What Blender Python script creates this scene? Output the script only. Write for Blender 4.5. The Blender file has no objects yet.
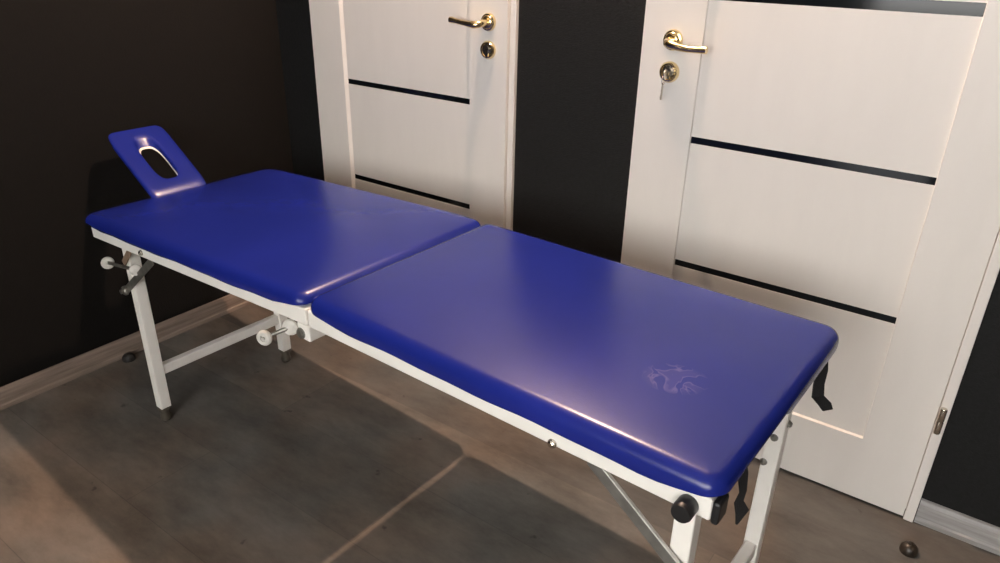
import bpy, bmesh, math, random
from mathutils import Vector, Matrix
random.seed(4)
PI = math.pi
S = bpy.context.scene
C = S.collection

# ------------------------------------------------------------------ camera
cam_d = bpy.data.cameras.new('camera')
cam = bpy.data.objects.new('camera', cam_d)
C.objects.link(cam)
yaw, pitch, roll = -0.6186, -0.4419, 0.0206
fw = Vector((math.sin(yaw)*math.cos(pitch), math.cos(yaw)*math.cos(pitch), math.sin(pitch)))
rt = Vector((math.cos(yaw), -math.sin(yaw), 0)); up = rt.cross(fw)
r2 = rt*math.cos(roll)+up*math.sin(roll); u2 = -rt*math.sin(roll)+up*math.cos(roll)
m = Matrix((r2, u2, -fw)).transposed().to_4x4()
m.translation = Vector((2.2356, -1.724, 1.2904))
cam.matrix_world = m
cam_d.sensor_width = 36; cam_d.sensor_fit = 'HORIZONTAL'
cam_d.lens = 725.8/1000*36
cam_d.clip_start = 0.02
S.camera = cam

# ------------------------------------------------------------------ light and exposure
S.view_settings.view_transform = 'Standard'
S.view_settings.look = 'None'
S.view_settings.gamma = 1
S.view_settings.use_curve_mapping = False
S.view_settings.exposure = 0.0
W = bpy.data.worlds.new('world'); S.world = W; W.use_nodes = True
WIN = (1.2, 3.6, 0.85, 2.15)      # window opening in the front wall: x0 x1 z0 z1
YF = -3.7
bg = W.node_tree.nodes['Background']
bg.inputs[0].default_value = (1.0, 0.98, 0.95, 1); bg.inputs[1].default_value = 12.8
po = bpy.data.lights.new('window_portal', 'AREA'); po.shape = 'RECTANGLE'
po.size = WIN[1]-WIN[0]; po.size_y = WIN[3]-WIN[2]; po.cycles.is_portal = True
pob = bpy.data.objects.new('window_portal', po); C.objects.link(pob)
pob.location = ((WIN[0]+WIN[1])/2, YF-0.09, (WIN[2]+WIN[3])/2); pob.rotation_euler = (PI/2, 0, PI)
LAMP = (1.16, -0.10, 2.30)
ld = bpy.data.lights.new('lamp_bulb', 'POINT'); ld.energy = 165; ld.color = (1.0, 0.69, 0.50); ld.shadow_soft_size = 0.021
lb = bpy.data.objects.new('lamp_bulb', ld); C.objects.link(lb); lb.location = LAMP

# ------------------------------------------------------------------ materials
def mat(name, col, rough=0.5, metal=0.0, noise=0.0, nscale=8, bump=0.0, bscale=60, col2=None, coat=0.0, spec=0.5, stretch=None):
    M = bpy.data.materials.new(name); M.use_nodes = True
    nt = M.node_tree; b = nt.nodes['Principled BSDF']
    b.inputs['Base Color'].default_value = (*col, 1)
    b.inputs['Roughness'].default_value = rough; b.inputs['Metallic'].default_value = metal
    b.inputs['Coat Weight'].default_value = coat; b.inputs['Specular IOR Level'].default_value = spec
    tc = nt.nodes.new('ShaderNodeTexCoord'); mp = nt.nodes.new('ShaderNodeMapping')
    nt.links.new(tc.outputs['Object'], mp.inputs[0])
    if stretch: mp.inputs['Scale'].default_value = stretch
    if noise or col2:
        n = nt.nodes.new('ShaderNodeTexNoise'); n.inputs['Scale'].default_value = nscale; n.inputs['Detail'].default_value = 6
        nt.links.new(mp.outputs[0], n.inputs['Vector'])
        r = nt.nodes.new('ShaderNodeValToRGB')
        c2 = col2 or tuple(c*(1-noise) for c in col)
        r.color_ramp.elements[0].position = 0.35; r.color_ramp.elements[1].position = 0.65
        r.color_ramp.elements[0].color = (*c2, 1); r.color_ramp.elements[1].color = (*col, 1)
        nt.links.new(n.outputs['Fac'], r.inputs[0]); nt.links.new(r.outputs[0], b.inputs['Base Color'])
    if bump:
        n = nt.nodes.new('ShaderNodeTexNoise'); n.inputs['Scale'].default_value = bscale; n.inputs['Detail'].default_value = 4
        nt.links.new(mp.outputs[0], n.inputs['Vector'])
        bp = nt.nodes.new('ShaderNodeBump'); bp.inputs['Strength'].default_value = bump; bp.inputs['Distance'].default_value = 0.004
        nt.links.new(n.outputs['Fac'], bp.inputs['Height']); nt.links.new(bp.outputs[0], b.inputs['Normal'])
    return M

M_left = mat('dark_brown_wall', (0.0025, 0.0018, 0.0014), 0.8, noise=0.3, nscale=30, bump=0.3, bscale=150, spec=0.25)
M_back = mat('black_wall', (0.0095, 0.0097, 0.010), 0.75, noise=0.3, nscale=90, bump=0.4, bscale=220, spec=0.3)
M_ceil = mat('white_ceiling', (0.35, 0.33, 0.30), 0.9, bump=0.1)
M_front = mat('grey_room_wall', (0.10, 0.095, 0.09), 0.85, bump=0.1)
M_door = mat('white_door_foil', (0.76, 0.73, 0.69), 0.45, noise=0.025, nscale=5, bump=0.04, bscale=30, stretch=(4, 4, 1), spec=0.4)
M_frame = mat('white_powder_coat', (0.90, 0.87, 0.81), 0.35, noise=0.05, nscale=15, bump=0.03)
M_glass = mat('black_door_glass', (0.006, 0.008, 0.010), 0.10, spec=0.26)
M_gold = mat('polished_brass', (0.86, 0.70, 0.40), 0.18, metal=1.0)
M_nickel = mat('nickel', (0.62, 0.58, 0.50), 0.22, metal=1.0)
M_steel = mat('worn_steel', (0.30, 0.29, 0.26), 0.42, metal=0.8, noise=0.3, nscale=50)
M_brace = mat('grey_steel_strip', (0.24, 0.23, 0.21), 0.45, metal=0.55, noise=0.25, nscale=40)
M_black = mat('black_plastic', (0.012, 0.012, 0.013), 0.4, bump=0.05)
M_strap = mat('black_webbing', (0.010, 0.010, 0.011), 0.85, bump=0.5, bscale=500)
M_knob = mat('white_plastic', (0.66, 0.64, 0.59), 0.4, noise=0.15, nscale=60)
M_rubber = mat('brown_rubber', (0.075, 0.062, 0.045), 0.6, noise=0.3, nscale=60)
M_stop = mat('black_rubber', (0.012, 0.010, 0.009), 0.5, bump=0.1)
M_stopb = mat('dark_brown_rubber', (0.030, 0.022, 0.015), 0.35, noise=0.4, nscale=60)
M_brownpl = mat('brown_plate', (0.22, 0.15, 0.10), 0.6, noise=0.3, nscale=60)
M_base = mat('wood_skirting', (0.27, 0.21, 0.17), 0.55, col2=(0.17, 0.13, 0.105), nscale=5, stretch=(6, 1.2, 20), bump=0.1)
M_baseg = mat('grey_skirting', (0.40, 0.39, 0.38), 0.5, col2=(0.28, 0.27, 0.265), nscale=5, stretch=(1.2, 6, 20), bump=0.1)
M_win = mat('white_window_frame', (0.7, 0.7, 0.7), 0.4)
M_curt = mat('dark_curtain_cloth', (0.02, 0.02, 0.022), 0.9, bump=0.3)

def floor_mat():
    M = bpy.data.materials.new('plank_floor'); M.use_nodes = True
    nt = M.node_tree; N = nt.nodes.new; L = nt.links.new; b = nt.nodes['Principled BSDF']
    tc = N('ShaderNodeTexCoord'); mp = N('ShaderNodeMapping')
    mp.inputs['Location'].default_value = (0.03, 0.152, 0)
    L(tc.outputs['Object'], mp.inputs[0])
    br = N('ShaderNodeTexBrick'); L(mp.outputs[0], br.inputs['Vector'])
    br.inputs['Scale'].default_value = 1.0; br.inputs['Brick Width'].default_value = 1.25
    br.inputs['Row Height'].default_value = 0.242; br.inputs['Mortar Size'].default_value = 0.0012
    br.inputs['Mortar Smooth'].default_value = 0.2
    br.offset = 0.44; br.offset_frequency = 2
    br.inputs['Color1'].default_value = (0.70, 0.72, 0.74, 1); br.inputs['Color2'].default_value = (1.15, 1.13, 1.10, 1)
    br.inputs['Mortar'].default_value = (0.80, 0.80, 0.80, 1)
    n1 = N('ShaderNodeTexNoise'); n1.inputs['Scale'].default_value = 3.0; n1.inputs['Detail'].default_value = 11; n1.inputs['Roughness'].default_value = 0.70
    m1 = N('ShaderNodeMapping'); m1.inputs['Scale'].default_value = (1, 2.2, 1); L(tc.outputs['Object'], m1.inputs[0]); L(m1.outputs[0], n1.inputs['Vector'])
    r1 = N('ShaderNodeValToRGB'); e = r1.color_ramp.elements
    e[0].position = 0.30; e[0].color = (0.078, 0.070, 0.061, 1)
    e[1].position = 0.72; e[1].color = (0.215, 0.190, 0.166, 1)
    L(n1.outputs['Fac'], r1.inputs[0])
    n2 = N('ShaderNodeTexNoise'); n2.inputs['Scale'].default_value = 2.2; n2.inputs['Detail'].default_value = 3; L(tc.outputs['Object'], n2.inputs['Vector'])
    r2_ = N('ShaderNodeValToRGB'); e = r2_.color_ramp.elements
    e[0].position = 0.42; e[0].color = (0.92, 0.99, 1.05, 1); e[1].position = 0.62; e[1].color = (1.06, 0.96, 0.90, 1)
    L(n2.outputs['Fac'], r2_.inputs[0])
    x1 = N('ShaderNodeMixRGB'); x1.blend_type = 'MULTIPLY'; x1.inputs[0].default_value = 1; L(r1.outputs[0], x1.inputs[1]); L(br.outputs['Color'], x1.inputs[2])
    x2 = N('ShaderNodeMixRGB'); x2.blend_type = 'MULTIPLY'; x2.inputs[0].default_value = 1; L(x1.outputs[0], x2.inputs[1]); L(r2_.outputs[0], x2.inputs[2])
    # small dark specks
    n3 = N('ShaderNodeTexNoise'); n3.inputs['Scale'].default_value = 17; n3.inputs['Detail'].default_value = 3; L(tc.outputs['Object'], n3.inputs['Vector'])
    r3 = N('ShaderNodeValToRGB'); e = r3.color_ramp.elements
    e[0].position = 0.25; e[0].color = (0.5, 0.5, 0.5, 1); e[1].position = 0.31; e[1].color = (1, 1, 1, 1)
    L(n3.outputs['Fac'], r3.inputs[0])
    x3 = N('ShaderNodeMixRGB'); x3.blend_type = 'MULTIPLY'; x3.inputs[0].default_value = 1; L(x2.outputs[0], x3.inputs[1]); L(r3.outputs[0], x3.inputs[2])
    L(x3.outputs[0], b.inputs['Base Color'])
    b.inputs['Roughness'].default_value = 0.55; b.inputs['Specular IOR Level'].default_value = 0.3
    bp = N('ShaderNodeBump'); bp.inputs['Strength'].default_value = 0.15; bp.inputs['Distance'].default_value = 0.003
    L(n1.outputs['Fac'], bp.inputs['Height']); L(bp.outputs[0], b.inputs['Normal'])
    return M
M_floor = floor_mat()

def vinyl_mat(name, smudge):
    M = bpy.data.materials.new(name); M.use_nodes = True
    nt = M.node_tree; N = nt.nodes.new; L = nt.links.new; b = nt.nodes['Principled BSDF']
    tc = N('ShaderNodeTexCoord')
    n = N('ShaderNodeTexNoise'); n.inputs['Scale'].default_value = 3; n.inputs['Detail'].default_value = 5; L(tc.outputs['Object'], n.inputs['Vector'])
    r = N('ShaderNodeValToRGB'); e = r.color_ramp.elements
    e[0].position = .35; e[0].color = (0.008, 0.017, 0.190, 1); e[1].position = .7; e[1].color = (0.011, 0.021, 0.235, 1)
    L(n.outputs['Fac'], r.inputs[0])
    out = r.outputs[0]
    nr = N('ShaderNodeTexNoise'); nr.inputs['Scale'].default_value = 9; nr.inputs['Detail'].default_value = 6; L(tc.outputs['Object'], nr.inputs['Vector'])
    mr = N('ShaderNodeMapRange'); mr.inputs['From Min'].default_value = .3; mr.inputs['From Max'].default_value = .7
    mr.inputs['To Min'].default_value = .27; mr.inputs['To Max'].default_value = .38; L(nr.outputs['Fac'], mr.inputs['Value'])
    b.inputs['Roughness'].default_value = 0.27
    if smudge:
        # dried smear with its own outline near the foot end
        mp = N('ShaderNodeMapping'); mp.vector_type = 'TEXTURE'; mp.inputs['Location'].default_value = (0.703, -0.100, 0.66)
        mp.inputs['Scale'].default_value = (0.052, 0.042, 0.1); mp.inputs['Rotation'].default_value = (0, 0, 0.5)
        L(tc.outputs['Object'], mp.inputs[0])
        gr = N('ShaderNodeVectorMath'); gr.operation = 'LENGTH'; L(mp.outputs[0], gr.inputs[0])
        fall = N('ShaderNodeMapRange'); fall.inputs['From Min'].default_value = 1.05; fall.inputs['From Max'].default_value = .75; L(gr.outputs['Value'], fall.inputs['Value'])
        w = N('ShaderNodeTexNoise'); w.inputs['Scale'].default_value = 26; w.inputs['Detail'].default_value = 1; w.inputs['Distortion'].default_value = 1.6; L(tc.outputs['Object'], w.inputs['Vector'])
        rw = N('ShaderNodeValToRGB'); e = rw.color_ramp.elements
        e[0].position = .47; e[0].color = (0, 0, 0, 1); e[1].position = .51; e[1].color = (1, 1, 1, 1)
        e2 = rw.color_ramp.elements.new(.56); e2.color = (.25, .25, .25, 1)
        L(w.outputs['Fac'], rw.inputs[0])
        mu = N('ShaderNodeMath'); mu.operation = 'MULTIPLY'; L(fall.outputs[0], mu.inputs[0]); L(rw.outputs[0], mu.inputs[1])
        mu2 = N('ShaderNodeMath'); mu2.operation = 'MULTIPLY'; mu2.inputs[1].default_value = .16; L(mu.outputs[0], mu2.inputs[0])
        mx = N('ShaderNodeMixRGB'); mx.inputs[2].default_value = (.42, .36, .55, 1); L(mu2.outputs[0], mx.inputs[0]); L(out, mx.inputs[1])
        out = mx.outputs[0]
    L(out, b.inputs['Base Color'])
    b.inputs['Specular IOR Level'].default_value = 0.42
    nb = N('ShaderNodeTexNoise'); nb.inputs['Scale'].default_value = 5; nb.inputs['Detail'].default_value = 3; L(tc.outputs['Object'], nb.inputs['Vector'])
    bp = N('ShaderNodeBump'); bp.inputs['Strength'].default_value = .0; bp.inputs['Distance'].default_value = .002; L(nb.outputs['Fac'], bp.inputs['Height'])
    n4 = N('ShaderNodeTexNoise'); n4.inputs['Scale'].default_value = 260; L(tc.outputs['Object'], n4.inputs['Vector'])
    b2 = N('ShaderNodeBump'); b2.inputs['Strength'].default_value = .08; b2.inputs['Distance'].default_value = .001
    L(n4.outputs['Fac'], b2.inputs['Height']); L(bp.outputs[0], b2.inputs['Normal']); L(b2.outputs[0], b.inputs['Normal'])
    return M
M_vin = vinyl_mat('blue_vinyl', False)
M_vin2 = vinyl_mat('blue_vinyl_smeared', True)

# ------------------------------------------------------------------ mesh helpers
def box(bm, x0, x1, y0, y1, z0, z1, bev=0.0):
    t = bmesh.new()
    vs = [t.verts.new((x, y, z)) for x in (x0, x1) for y in (y0, y1) for z in (z0, z1)]
    for f in ((0,1,3,2),(4,6,7,5),(0,4,5,1),(2,3,7,6),(0,2,6,4),(1,5,7,3)):
        t.faces.new([vs[i] for i in f])
    if bev: bmesh.ops.bevel(t, geom=list(t.edges), offset=bev, segments=2, affect='EDGES', profile=0.5)
    merge(bm, t)
def merge(bm, t, M=None):
    if M is not None: bmesh.ops.transform(t, matrix=M, verts=t.verts)
    bmesh.ops.recalc_face_normals(t, faces=t.faces)
    me = bpy.data.meshes.new('tmp'); t.to_mesh(me); t.free(); bm.from_mesh(me); bpy.data.meshes.remove(me)
def axis_mat(p, d, roll_up=None):
    d = Vector(d).normalized(); q = d.to_track_quat('Z', 'Y')
    return Matrix.Translation(Vector(p)) @ q.to_matrix().to_4x4()
def lathe(bm, p, d, prof, n=28):
    """profile = [(r, h)...] revolved about the axis d through p"""
    t = bmesh.new(); rings = []
    for r, h in prof:
        if r < 1e-6: rings.append([t.verts.new((0, 0, h))])
        else: rings.append([t.verts.new((r*math.cos(2*PI*i/n), r*math.sin(2*PI*i/n), h)) for i in range(n)])
    for a, b in zip(rings, rings[1:]):
        for i in range(n):
            j = (i+1) % n
            if len(a) == 1 and len(b) == 1: continue
            if len(a) == 1: t.faces.new((a[0], b[i], b[j]))
            elif len(b) == 1: t.faces.new((a[i], b[0], a[j]))
            else: t.faces.new((a[i], b[i], b[j], a[j]))
    merge(bm, t, axis_mat(p, d))
def tube(bm, pts, rad, n=14, flat=1.0):
    t = bmesh.new(); pts = [Vector(p) for p in pts]; rings = []
    if not isinstance(rad, (list, tuple)): rad = [rad]*len(pts)
    for i, p in enumerate(pts):
        d = (pts[min(i+1, len(pts)-1)]-pts[max(i-1, 0)]).normalized()
        s = d.cross(Vector((0, 0, 1)))
        if s.length < .1: s = d.cross(Vector((0, 1, 0)))
        s.normalize(); u = s.cross(d)
        rings.append([t.verts.new(p+(s*math.cos(2*PI*k/n)+u*math.sin(2*PI*k/n)*flat)*rad[i]) for k in range(n)])
    for a, b in zip(rings, rings[1:]):
        for k in range(n): t.faces.new((a[k], a[(k+1) % n], b[(k+1) % n], b[k]))
    t.faces.new(rings[0]); t.faces.new(rings[-1])
    merge(bm, t)
def bar(bm, a, b, w, th, side, bev=0.001):
    """flat bar from a to b; width w across, thickness th along 'side'"""
    a, b = Vector(a), Vector(b); d = (b-a); L_ = d.length; d.normalize()
    s = Vector(side).normalized(); s = (s-d*s.dot(d)).normalized(); c = d.cross(s)
    t = bmesh.new()
    box(t, -w/2, w/2, -th/2, th/2, 0, L_, bev)
    M = Matrix((c, s, d)).transposed().to_4x4(); M.translation = a
    merge(bm, t, M)
def prism(bm, poly, axis, a, b):
    """poly of 2-D points extruded along axis ('x': (y,z), 'z': (x,y))"""
    t = bmesh.new()
    def P(q, s):
        return (s, q[0], q[1]) if axis == 'x' else (q[0], q[1], s) if axis == 'z' else (q[0], s, q[1])
    A = [t.verts.new(P(q, a)) for q in poly]; B = [t.verts.new(P(q, b)) for q in poly]
    t.faces.new(A); t.faces.new(B)
    for i in range(len(poly)):
        j = (i+1) % len(poly); t.faces.new((A[i], A[j], B[j], B[i]))
    merge(bm, t)
def obj(name, bm, m, parent=None, smooth=False, label=None):
    me = bpy.data.meshes.new(name); bmesh.ops.recalc_face_normals(bm, faces=bm.faces); bm.to_mesh(me); bm.free()
    me.materials.append(m)
    o = bpy.data.objects.new(name, me); C.objects.link(o)
    if parent is not None:
        o.parent = parent
        q = parent; T = Vector((0, 0, 0))
        while q is not None: T += Vector(q.location); q = q.parent
        o.location = (0, 0, 0)
        me.transform(Matrix.Translation(-T))
    if smooth:
        for p in me.polygons: p.use_smooth = True
        me.set_sharp_from_angle(angle=math.radians(40))
    if label: o['label'] = label
    return o
def empty(name, loc):
    o = bpy.data.objects.new(name, None); C.objects.link(o); o.location = loc; o.empty_display_size = .1
    return o
def B(): return bmesh.new()
def bx(name, m, parent, *a, **k):
    bm = B(); box(bm, *a, k.pop('bev', 0)); return obj(name, bm, m, parent, **k)
def struct(o): o['kind'] = 'structure'; return o
def tag(o, label, cat, group=None):
    o['label'] = label; o['category'] = cat
    if group: o['group'] = group
    return o

# ------------------------------------------------------------------ room
XR, HC = 4.2, 2.6
YW = 0.022                       # face of the back wall; door faces are at y = 0
D1 = (0.2022, 1.0375); D2 = (1.4244, 2.2785); DT = 2.10
bx_ = lambda n, m, *a: struct(bx(n, m, None, *a))
bx_('floor', M_floor, -0.15, XR+.15, YF-.15, 0.35, -0.05, 0.0)
bx_('ceiling', M_ceil, -0.15, XR+.15, YF-.15, 0.35, HC, HC+.05)
bx_('wall_left', M_left, -0.15, 0.0, YF-.15, 0.35, 0, HC)
bx_('wall_right', M_front, XR, XR+.15, YF-.15, 0.35, 0, HC)
bm = B()
for x0, x1, z0, z1 in ((0, D1[0], 0, HC), (D1[1], D2[0], 0, HC), (D2[1], XR, 0, HC), (D1[0], D1[1], DT, HC), (D2[0], D2[1], DT, HC)):
    box(bm, x0, x1, YW, 0.16, z0, z1)
struct(obj('wall_back', bm, M_back))
bm = B()
for x0, x1, z0, z1 in ((0, WIN[0], 0, HC), (WIN[1], XR, 0, HC), (WIN[0], WIN[1], 0, WIN[2]), (WIN[0], WIN[1], WIN[3], HC)):
    box(bm, x0, x1, YF-.15, YF, z0, z1)
struct(obj('wall_front', bm, M_front))

# window in the wall behind the camera: daylight comes through it
w1 = struct(empty('window_1', ((WIN[0]+WIN[1])/2, YF-.07, WIN[2])))
bm = B(); t_ = .06
box(bm, WIN[0], WIN[0]+t_, YF-.1, YF-.03, WIN[2], WIN[3]); box(bm, WIN[1]-t_, WIN[1], YF-.1, YF-.03, WIN[2], WIN[3])
box(bm, WIN[0]+t_, WIN[1]-t_, YF-.1, YF-.03, WIN[2], WIN[2]+t_); box(bm, WIN[0]+t_, WIN[1]-t_, YF-.1, YF-.03, WIN[3]-t_, WIN[3])
xm = (WIN[0]+WIN[1])/2; box(bm, xm-.05, xm+.05, YF-.1, YF-.03, WIN[2]+t_, WIN[3]-t_)
obj('window_frame', bm, M_win, w1)
bm = B(); box(bm, WIN[0]-.05, WIN[1]+.05, YF+.001, YF+.16, WIN[2]-.035, WIN[2]-.005, .004)
obj('window_sill', bm, M_win, w1)

# skirting boards
def skirt(name, m, axis, a, b, at):
    # profile with a rounded top and a shoe step at the floor
    if axis == 'y':
        poly = [(at, .0), (at+.017, .0), (at+.017, .012), (at+.013, .016), (at+.013, .040), (at+.011, .052), (at+.006, .062), (at, .064)]
        bm = B(); prism(bm, poly, 'y', a, b)
    else:
        poly = [(at, .0), (at-.017, .0), (at-.017, .012), (at-.013, .016), (at-.013, .040), (at-.011, .052), (at-.006, .062), (at, .064)]
        bm = B(); prism(bm, poly, 'x', a, b)
    return struct(obj(name, bm, m, None))
skirt('baseboard_left', M_base, 'y', YF, YW-.014, 0)
skirt('baseboard_back', M_baseg, 'x', D2[1]+.002, XR, YW)
skirt('baseboard_middle', M_baseg, 'x', D1[1]+.002, D2[0]-.002, YW)
skirt('baseboard_corner', M_base, 'x', .014, D1[0]-.002, YW)

# ------------------------------------------------------------------ doors
Z = [0.513, 0.845, 1.184, 1.520, 1.856]       # dark glass strips
ZB, ZT = 0.187, 1.985
REC = 0.006
def stile(bm, x0, x1, bl, br, z0, z1):
    """upright whose edges slope back to the recessed panels: bl / br are the slope widths"""
    poly = [(x0, 0.0), (x1, 0.0)] if True else None
    poly = [(x0+.0, .04), (x0, REC if bl else .0)]
    if bl: poly.append((x0+bl, 0.0))
    poly.append((x1-br, 0.0))
    if br: poly.append((x1, REC))
    poly.append((x1, .04))
    prism(bm, poly, 'z', z0, z1)
def door(name, X0, X1, pl, pr, bl, br, hinge, hx, hdir, keyed):
    """X0..X1 leaf, pl..pr panel field"""
    d = struct(empty(name, ((X0+X1)/2, .02, 0)))
    bm = B()
    stile(bm, X0, pl, 0, bl, .008, 2.07); stile(bm, pr, X1, br, 0, .008, 2.07)
    # bottom and top rails, sloped edge towards the panels
    prism(bm, [(.04, .008), (0, .008), (0, ZB-.0035), (REC, ZB), (.04, ZB)], 'x', pl-bl, pr+br)
    prism(bm, [(.04, 2.07), (0, 2.07), (0, ZT+.0035), (REC, ZT), (.04, ZT)], 'x', pl-bl, pr+br)
    obj('leaf_frame', bm, M_door, d)
    zs = [ZB]+[z for z in Z]+[ZT]
    bm = B()
    for i in range(len(zs)-1):
        h0 = 0 if i == 0 else (.0125 if i == 3 else .0085); h1 = 0 if i == len(zs)-2 else (.0125 if i == 2 else .0085)
        box(bm, pl, pr, REC, .036, zs[i]+h0, zs[i+1]-h1)
    obj('panel', bm, M_door, d)
    for i, z in enumerate(Z):
        h = .0125 if i == 2 else .0085
        bx('glass_strip', M_glass, d, pl, pr, REC+.001, .032, z-h, z+h, label='dark glass inlay strip')
    # casing
    bm = B()
    if hinge == 'left': box(bm, X1+.0015, X1+.0210, .010, .05, 0, 2.10, .002); box(bm, X0-.0, X0+.02, .042, .1, 0, 2.10)
    else: box(bm, X1+.0015, X1+.0235, -.002, .05, 0, 2.10, .002); box(bm, X0, X0+.02, .042, .1, 0, 2.10)
    box(bm, X0, X1+.019, .010, .05, 2.073, 2.10)
    box(bm, X0, X1+.0205, .045, .1, 0.0, 2.10)
    obj('door_casing', bm, M_door, d)
    # handle on its rose
    hz, lz = 1.077, 1.002
    h = obj('door_handle', _lever(hx, hz, hdir, 0 if hdir < 0 else .012), M_gold, d, smooth=True, label='shiny brass lever handle')
    bm = B(); lathe(bm, (hx, 0, hz), (0, -1, 0), [(0, .0), (.0245, .0), (.0245, .004), (.0225, .008), (.019, .009), (.017, .012), (.0125, .0135), (.0125, .017), (0, .017)])
    obj('handle_rose', bm, M_gold, h, smooth=True)
    bm = B(); lathe(bm, (hx, 0, lz), (0, -1, 0), [(0, .0), (.0255, .0), (.0255, .005), (.022, .010), (.018, .0105), (.016, .008), (0, .008)])
    e = obj('lock_rose', bm, M_gold, d, smooth=True, label='round brass lock rose')
    bm = B(); lathe(bm, (hx, -.008, lz+.004), (0, -1, 0), [(0, 0), (.0145, 0), (.0145, .0015), (.0085, .002), (.0085, .0035), (0, .0035)])
    box(bm, hx-.005, hx+.005, -.0115, -.008, lz-.016, lz)
    obj('lock_cylinder', bm, M_nickel, e, smooth=True, label='nickel lock cylinder')
    for hzz in ([.306, 1.80] if hinge == 'right' else []):
        bm = B()
        x = X1+.010
        lathe(bm, (x, -.010, hzz-.034), (0, 0, 1), [(0, 0), (.0065, 0), (.0075, .002), (.0075, .032), (.0068, .0335), (.0068, .0345), (.0075, .036), (.0075, .066), (.0065, .068), (0, .068)], 18)
        box(bm, x-.001, x+.002, -.010, .001, hzz-.03, hzz+.03)
        obj('hinge', bm, M_nickel, d, smooth=True, label='chrome barrel hinge')
    return d
def _lever(hx, hz, s, dz):
    bm = B()
    pts = [(hx, -.014, hz), (hx, -.034, hz-.001), (hx+s*.004, -.044, hz-.003), (hx+s*.014, -.049, hz-.005), (hx+s*.035, -.049, hz-.004-dz*.4),
           (hx+s*.060, -.048, hz-.002-dz*.8), (hx+s*.083, -.047, hz+.001-dz), (hx+s*.096, -.046, hz+.002-dz), (hx+s*.103, -.046, hz+.002-dz)]
    tube(bm, pts, [.009, .009, .0095, .010, .0085, .0075, .0078, .009, .0085], 16)
    return bm
# left door: hinges on the left (not seen), brass lever on the right pointing left
door('door_1', 0.2022, 1.0160, 0.359, 0.882, 0.013, 0.002, 'left', 0.952, -1, False)
door('door_2', 1.4244, 2.2550, 1.5793, 2.1219, 0.0015, 0.0015, 'right', 1.505, 1, True)

# keys in the right door's lock
k = tag(empty('door_key', (1.507, -.0115, 1.000)), 'pair of small steel keys hanging from the lock of the right door', 'key')
bm = B(); box(bm, 1.5112, 1.5128, -.030, -.0105, .9965, 1.0065); lathe(bm, (1.5108, -.040, 1.0015), (1, 0, 0), [(0, 0), (.0115, 0), (.0115, .0024), (0, .0024)], 20)
obj('key_in_lock', bm, M_nickel, k)
bm = B()
t = bmesh.new(); bmesh.ops.create_circle(t, segments=3, radius=.001)
t.free()
ringpts = [(1.510, -.043+.010*math.sin(a), .988+.011*math.cos(a)) for a in [2*PI*i/20 for i in range(21)]]
tube(bm, ringpts, .0009, 6); obj('key_ring', bm, M_nickel, k, smooth=True)
bm = B()
bar(bm, (1.509, -.043, .976), (1.505, -.040, .945), .006, .0018, (1, .3, 0)); bar(bm, (1.509, -.043, .983), (1.5085, -.0425, .970), .018, .0018, (1, .3, 0))
bar(bm, (1.511, -.047, .976), (1.512, -.052, .943), .006, .0018, (1, -.3, 0))
obj('hanging_key', bm, M_nickel, k)

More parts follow.
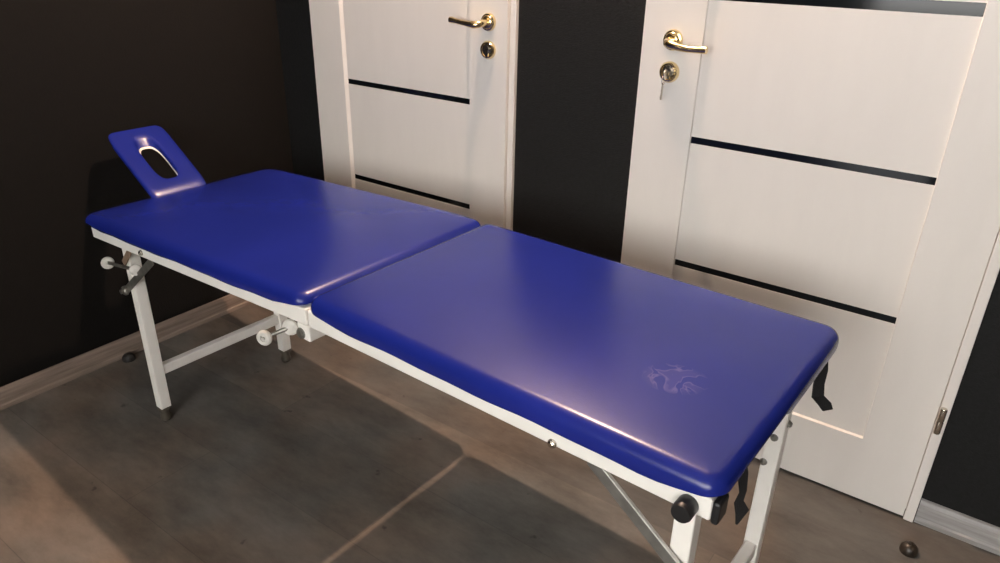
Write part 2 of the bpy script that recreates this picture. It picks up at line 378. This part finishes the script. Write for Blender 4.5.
# ------------------------------------------------------------------ treatment table
T = tag(empty('massage_table', (1.2, -.64, 0)),
        'long blue vinyl massage table on a white steel frame, standing in front of both doors', 'massage table')
T.rotation_euler = (0, 0, math.radians(-2.2))
zl = lambda x: (x-1.205)*.0535                   # the left half rises a little towards the joint
zr = lambda x: 0.0             # the right half falls towards its end
def sheared(bm, f):
    for v in bm.verts: v.co.z += f(v.co.x)
    return bm
Z0 = .5855; TH = .037
def pad(x0, x1, y0, y1, zb, th, f, name, m, seed, rc=.032, dome=.010, taper=0.0, flare=0.0, lift=.009):
    """cushion: rounded-rectangle rings from the underside up over the rolled edge to a domed top"""
    rnd = random.Random(seed)
    bm = B(); cx, cy = (x0+x1)/2, (y0+y1)/2; hx, hy = (x1-x0)/2, (y1-y0)/2
    NA = 10; NS = 26; NT = 16
    def ring(ins, z, scale=None):
        a, b_ = hx-ins, hy-ins; r = max(rc-ins, .012)
        pts = []
        for q, (sx, sy) in enumerate(((1, 1), (-1, 1), (-1, -1), (1, -1))):
            ccx, ccy = sx*(a-r), sy*(b_-r)
            for i in range(NA+1):
                an = (q+i/NA)*PI/2
                pts.append((ccx+r*math.cos(an), ccy+r*math.sin(an)))
            # straight run to the next corner
            nx, ny = ((-1, 1), (-1, -1), (1, -1), (1, 1))[q]
            ex, ey = nx*(a-r), ny*(b_-r); an = (q+1)*PI/2
            p1 = (ex+r*math.cos(an), ey+r*math.sin(an)); p0 = pts[-1]
            n = NS if q in (0, 2) else NT
            for i in range(1, n): pts.append((p0[0]+(p1[0]-p0[0])*i/n, p0[1]+(p1[1]-p0[1])*i/n))
        return pts
    rows = []
    R_ = .024
    prof = [(.020, 0), (.0105, .0), (.0100, -.008), (.005, -.009), (.001, -.005), (0, .002), (0, th-R_)]
    for i in range(1, 8):
        a = i/8*PI/2; prof.append((R_*(1-math.cos(a)), th-R_+R_*math.sin(a)))
    prof.append((R_, th)); prof.append((R_+.012, th+.0012))
    for ins, h in prof:
        rows.append([(x, y, h) for x, y in ring(ins, h)])
    last = rows[-1]
    for s in (.93, .84, .72, .58, .44, .3, .16):
        rows.append([(x*s, y*s, None) for x, y, _ in last])
    V = []
    lx, ly = hx-R_-.012, hy-R_-.012
    for row in rows:
        vr = []
        for x, y, h in row:
            if h is None:
                u, v = x/lx, y/ly
                h = th+.0012+dome*(1-abs(u)**4)*(1-v*v)
            # slight sag and ripple of the soft upholstery along the edge
            wob = .0012*math.sin(x*19+seed)+.0008*math.sin(x*41+y*23+seed*2)
            if h < 0:                                  # the cover hangs over the rail, less so at the corners
                dx = (hx-abs(x))/.10
                h = h*(1-max(0, 1-dx)**1.0)+wob if y < 0 else h
            if h < .006 and y < 0:                     # upholstery pulled up at the near corners
                c_ = max(0, 1-(hx-abs(x))/.13); h += (lift if x > 0 else .007)*c_**1.5
            if h > 0 and taper: h *= 1-taper*math.exp(-(x+hx)/.05)-.20*math.exp(-(hx-x)/.045)
            y2 = y+flare*(y+hy)/(2*hy)*(hx-x)/(2*hx)
            z = zb+h
            vr.append(bm.verts.new((cx+x, cy+y2, z+f(cx+x))))
        V.append(vr)
    n = len(V[0])
    for a, b_ in zip(V, V[1:]):
        for i in range(n): bm.faces.new((a[i], a[(i+1) % n], b_[(i+1) % n], b_[i]))
    bm.faces.new(V[0][::-1]); bm.faces.new(V[-1])
    return obj(name, bm, m, T, smooth=True)
ZP = Z0+TH
pad(.256, 1.2005, -.925, -.350, ZP, .034, zl, 'cushion', M_vin, 1, taper=.34, flare=.022)['label'] = 'shorter head-side blue vinyl cushion'
pad(1.2105, 2.062, -.925, -.360, ZP, .034, zr, 'cushion', M_vin2, 5, dome=.012, lift=.008)['label'] = 'foot-side blue vinyl cushion with a pale smear'

def rail(x0, x1, y0, y1, f):
    bm = B(); box(bm, x0, x1, y0, y1, Z0, Z0+TH, .003); return obj('side_rail', sheared(bm, f), M_frame, T)
rail(.287, 1.2015, -.916, -.886, zl); rail(1.2075, 2.048, -.916, -.886, zr)
rail(.287, 1.2015, -.402, -.372, zl); rail(1.2075, 2.025, -.402, -.372, zr)
for x0, x1, f in ((.430, .460, zl), (1.993, 2.023, zr), (.80, .83, zl), (1.60, 1.63, zr)):
    bm = B(); box(bm, x0, x1, -.885, -.403, Z0, Z0+TH-.004, .003); obj('cross_rail', sheared(bm, f), M_frame, T)
# tube under the joint
bm = B(); box(bm, 1.166, 1.204, -.914, -.374, .547, .5825, .003); obj('joint_tube', bm, M_frame, T)
# end caps of the side rails
for y in (-.901,):
    bm = B(); box(bm, 2.0485, 2.060, y-.0165, y+.0165, Z0-.0015, Z0+TH-.001, .004)
    obj('rail_end_cap', bm, M_black, T, label='black plastic rail end cap')
# legs with rubber feet
def leg(x, y, top, lab=None):
    bm = B(); box(bm, x-.0155, x+.0155, y-.0155, y+.0155, .043, top, .003)
    l = obj('leg', bm, M_frame, T)
    bm = B(); lathe(bm, (x, y, 0), (0, 0, 1), [(0, .0), (.0135, 0), (.016, .003), (.016, .010), (.0125, .024), (.0120, .036), (.0185, .037), (.0185, .0445), (0, .0445)])
    obj('foot', bm, M_rubber, l, smooth=True, label='brown rubber foot')
LX, RX = .445, 2.008
NY, FLY, FRY = -.8945, -.472, -.459
leg(LX, NY, .543); leg(LX, FLY, .543); leg(RX, NY+.012, .5853); leg(RX, FRY, .5853)
bm = B(); box(bm, LX-.011, LX+.011, NY+.016, FLY-.016, .148, .178, .003); obj('leg_crossbar', bm, M_frame, T)
bm = B(); box(bm, RX-.012, RX+.012, NY+.028, FRY-.016, .150, .182, .003); obj('leg_crossbar', bm, M_frame, T)
# folding brace on the foot side, and its twin on the far side
for y in (-.9005,):
    bm = B(); bar(bm, (1.852, y+.004, .577), (2.018, y-.002, .459), .026, .003, (0, 1, 0))
    o = obj('folding_brace', bm, M_brace, T, label='grey steel folding brace')
    bm = B(); bar(bm, (1.867, y-.001, .5835), (2.028, y-.006, .469), .0025, .006, (0, 1, 0), .0004); obj('brace_flange', bm, M_knob, o, label='bent edge of the brace, painted pale as if lit')  # pale colour stands in for light catching the folded steel edge
# brace on the head side
for y in (-.913,):
    bm = B(); bar(bm, (.592, y, .551), (.415, y, .416), .020, .004, (0, 1, 0), .0012)
    st = obj('folding_brace', bm, M_steel, T, label='worn grey folding brace')
    bm = B(); lathe(bm, (.415, y-.001, .416), (0, -1, 0), [(0, 0), (.013, 0), (.013, .006), (.010, .010), (.006, .010), (.006, .016), (0, .016)], 20)
    obj('brace_bolt', bm, M_steel, st, smooth=True)
# clamp plate + threaded rods with white hand knobs
bm = B(); bar(bm, (.480, -.9125, .546), (.430, -.9125, .498), .018, .003, (0, 1, 0)); obj('clamp_plate', bm, M_brownpl, T, label='brown clamp plate at the head-side leg')
def knob(wash, kn, rk, rw, ax):
    bm = B(); d = Vector(kn)-Vector(wash); tube(bm, [wash, kn], .0045, 10)
    r = obj('clamp_rod', bm, M_steel, T, smooth=True, label='threaded steel rod')
    bm = B(); lathe(bm, kn, ax, [(0, -.004), (rk*.8, -.004), (rk, -.001), (rk, .004), (rk*.8, .007), (rk*.45, .007), (rk*.4, .004), (rk*.2, .004), (rk*.2, .009), (0, .009)])
    obj('hand_knob', bm, M_knob, r, smooth=True, label='white plastic hand knob')
    bm = B(); lathe(bm, wash, ax, [(0, -.003), (rw*.9, -.003), (rw, 0), (rw*.9, .004), (rw*.4, .006), (0, .006)])
    obj('washer', bm, M_knob, r, smooth=True, label='white plastic washer')
knob((.495, -.914, .499), (.357, -.922, .482), .0165, .0155, (1, -.5, .2))
knob((1.150, -.919, .566), (1.118, -.960, .548), .0165, .018, (.5, -1, .1))
# hex bolt heads
def bolt(x, y, z, r, d=(0, -1, 0), m=M_nickel):
    bm = B(); lathe(bm, (x, y, z), d, [(0, 0), (r*1.25, 0), (r*1.25, .0015), (r, .002), (r, .005), (r*.6, .007), (0, .007)], 12)
    obj('bolt', bm, m, T)
bolt(.553, -.916, .5645, .006); bolt(1.793, -.916, .590, .0065); bolt(1.178, -.914, .560, .010, m=M_steel)
bolt(RX+.0155, FRY, .475, .006, (1, 0, 0), M_steel); bolt(RX, FRY-.0155, .445, .006, m=M_steel); bolt(RX-.010, FRY-.0155, .383, .006, m=M_steel)
# black cap knob near the end of the rail
bm = B(); lathe(bm, (2.017, -.9165, .600), (0, -1, 0), [(0, 0), (.0145, 0), (.0152, .002), (.0152, .023), (.0135, .027), (0, .028)])
obj('black_knob', bm, M_black, T, smooth=True, label='round black knob on the rail end')
# dangling straps
def strap(pts, w, name='strap', side=(0, 1, 0)):
    bm = B(); s = Vector(side); A = []
    for q, ww in zip(pts, w):
        p = Vector(q); A.append([bm.verts.new(p+s*ww+o_) for o_ in (Vector((.0012, 0, 0)), Vector((-.0012, 0, 0)))]+[bm.verts.new(p-s*ww+o_) for o_ in (Vector((-.0012, 0, 0)), Vector((.0012, 0, 0)))])
    for a, b_ in zip(A, A[1:]):
        for i in range(4): bm.faces.new((a[i], a[(i+1) % 4], b_[(i+1) % 4], b_[i]))
    bm.faces.new(A[0]); bm.faces.new(A[-1])
    obj(name, bm, M_strap, T, label='black dangling strap')
strap([(2.040, -.792, .612), (2.047, -.792, .585), (2.051, -.788, .552), (2.049, -.792, .534), (2.056, -.788, .515), (2.052, -.790, .490)], [.008, .009, .006, .008, .012, .001], side=(.45, .9, 0))
strap([(2.046, -.424, .613), (2.052, -.424, .585), (2.053, -.427, .558), (2.056, -.427, .534), (2.070, -.424, .522), (2.078, -.428, .514)], [.014, .013, .012, .013, .014, .011], side=(.55, .8, 0))
bm = B(); box(bm, 1.910, 1.946, -.884, -.872, .568, .590, .002); obj('strap_tab', bm, M_strap, T)
bm = B(); box(bm, 1.345, 1.380, -.884, -.872, .574, .592, .002); obj('strap_tab', bm, M_strap, T)

# head rest: oblong ring cushion tilted up from the head end
def headrest():
    H = obj_parent = None
    c, s = math.cos(math.radians(33)), math.sin(math.radians(33))
    L_, y0, y1 = .262, -.735, -.560
    def P(l, w, h):   # l along the slope from the table, w across, h above the board
        return Vector((.300-l*c-h*s, y0+(y1-y0)*.5+w, .583+l*s+h*c))
    hw = (y1-y0)/2; NP = 64; th = .034
    def sup(a, bb, cx_, ang, e):
        ca, sa = math.cos(ang), math.sin(ang)
        return (cx_+a*math.copysign(abs(ca)**(2/e), ca), bb*math.copysign(abs(sa)**(2/e), sa))
    bm = B()
    outer = lambda ins, h: [(sup(L_/2-ins, hw-ins, L_/2, 2*PI*i/NP, 10), h) for i in range(NP)]
    inner = lambda ins, h: [(sup(.086+ins, .032+ins, .133, 2*PI*i/NP, 3.2), h) for i in range(NP)]
    prof = []
    for k_ in range(0, 7):
        a = k_/6*PI/2; prof.append(outer(.014*(1-math.cos(PI/2-a)) if False else .014*(1-math.cos(a)), th-.014+.014*math.sin(a)))
    prof = [outer(.004, 0), outer(0, .004)]+prof
    for k_ in range(6, -1, -1):
        a = k_/6*PI/2; prof.append(inner(.012*(1-math.cos(a)), th-.012+.012*math.sin(a)))
    prof.append(inner(0, .0))
    V = [[bm.verts.new(P(q[0], q[1], h)) for q, h in row] for row in prof]
    V.append(V[0])
    for a, b_ in zip(V, V[1:]):
        for i in range(NP): bm.faces.new((a[i], a[(i+1) % NP], b_[(i+1) % NP], b_[i]))
    h_ = obj('headrest', bm, M_vin, T, smooth=True, label='slanted blue head rest with an oblong breathing hole')
    # white board rim inside the hole and below the cushion
    bm = B()
    A = [[bm.verts.new(P(*sup(L_/2-.006, hw-.006, L_/2, 2*PI*i/NP, 7), h)) for i in range(NP)] for h in (-.008, -.0005)]
    I = [[bm.verts.new(P(*sup(.0845, .0295, .133, 2*PI*i/NP, 3.2), h)) for i in range(NP)] for h in (-.0005, -.006)]
    V = A+I; V.append(V[0])
    for a, b_ in zip(V, V[1:]):
        for i in range(NP): bm.faces.new((a[i], a[(i+1) % NP], b_[(i+1) % NP], b_[i]))
    obj('headrest_board', bm, M_frame, h_, label='white board under the head rest')
    bm = B()
    for w in (-.05, .05):
        tube(bm, [P(.16, w, -.018), P(.02, w, -.018), (.45, (y0+y1)/2+w, .560)], .006, 10)
    obj('headrest_bracket', bm, M_frame, h_, smooth=True)
headrest()

# ------------------------------------------------------------------ small things on the floor
bm = B(); lathe(bm, (.040, -.757, 0), (0, 0, 1), [(0, 0), (.020, 0), (.021, .004), (.019, .014), (.013, .021), (0, .024)])
tag(obj('door_stop', bm, M_stop, None, smooth=True), 'small round black rubber door stop on the floor beside the left skirting board', 'door stop')
bm = B(); lathe(bm, (2.286, -.112, 0), (0, 0, 1), [(0, 0), (.019, 0), (.020, .005), (.0185, .015), (.012, .023), (.006, .025), (.005, .028), (0, .029)])
tag(obj('door_stop', bm, M_stopb, None, smooth=True), 'glossy dark brown rubber door stop on the floor by the right door', 'door stop')

# ------------------------------------------------------------------ lamp on the wall between the doors (above the picture)
lp = tag(empty('wall_lamp', (LAMP[0], YW, LAMP[2])), 'small black wall lamp mounted high between the two doors', 'lamp')
bm = B(); lathe(bm, (LAMP[0], YW, LAMP[2]+.11), (0, -1, 0), [(0, 0), (.05, 0), (.05, .012), (.045, .018), (0, .018)]); obj('wall_plate', bm, M_black, lp, smooth=True)
bm = B(); tube(bm, [(LAMP[0], YW-.016, LAMP[2]+.11), (LAMP[0], LAMP[1], LAMP[2]+.11), (LAMP[0], LAMP[1], LAMP[2]+.07)], .008, 12); obj('arm', bm, M_black, lp, smooth=True)
bm = B(); lathe(bm, (LAMP[0], LAMP[1], LAMP[2]+.055), (0, 0, 1), [(0, 0), (.06, 0), (.06, .012), (.02, .03), (0, .03)]); obj('lamp_holder', bm, M_black, lp, smooth=True)
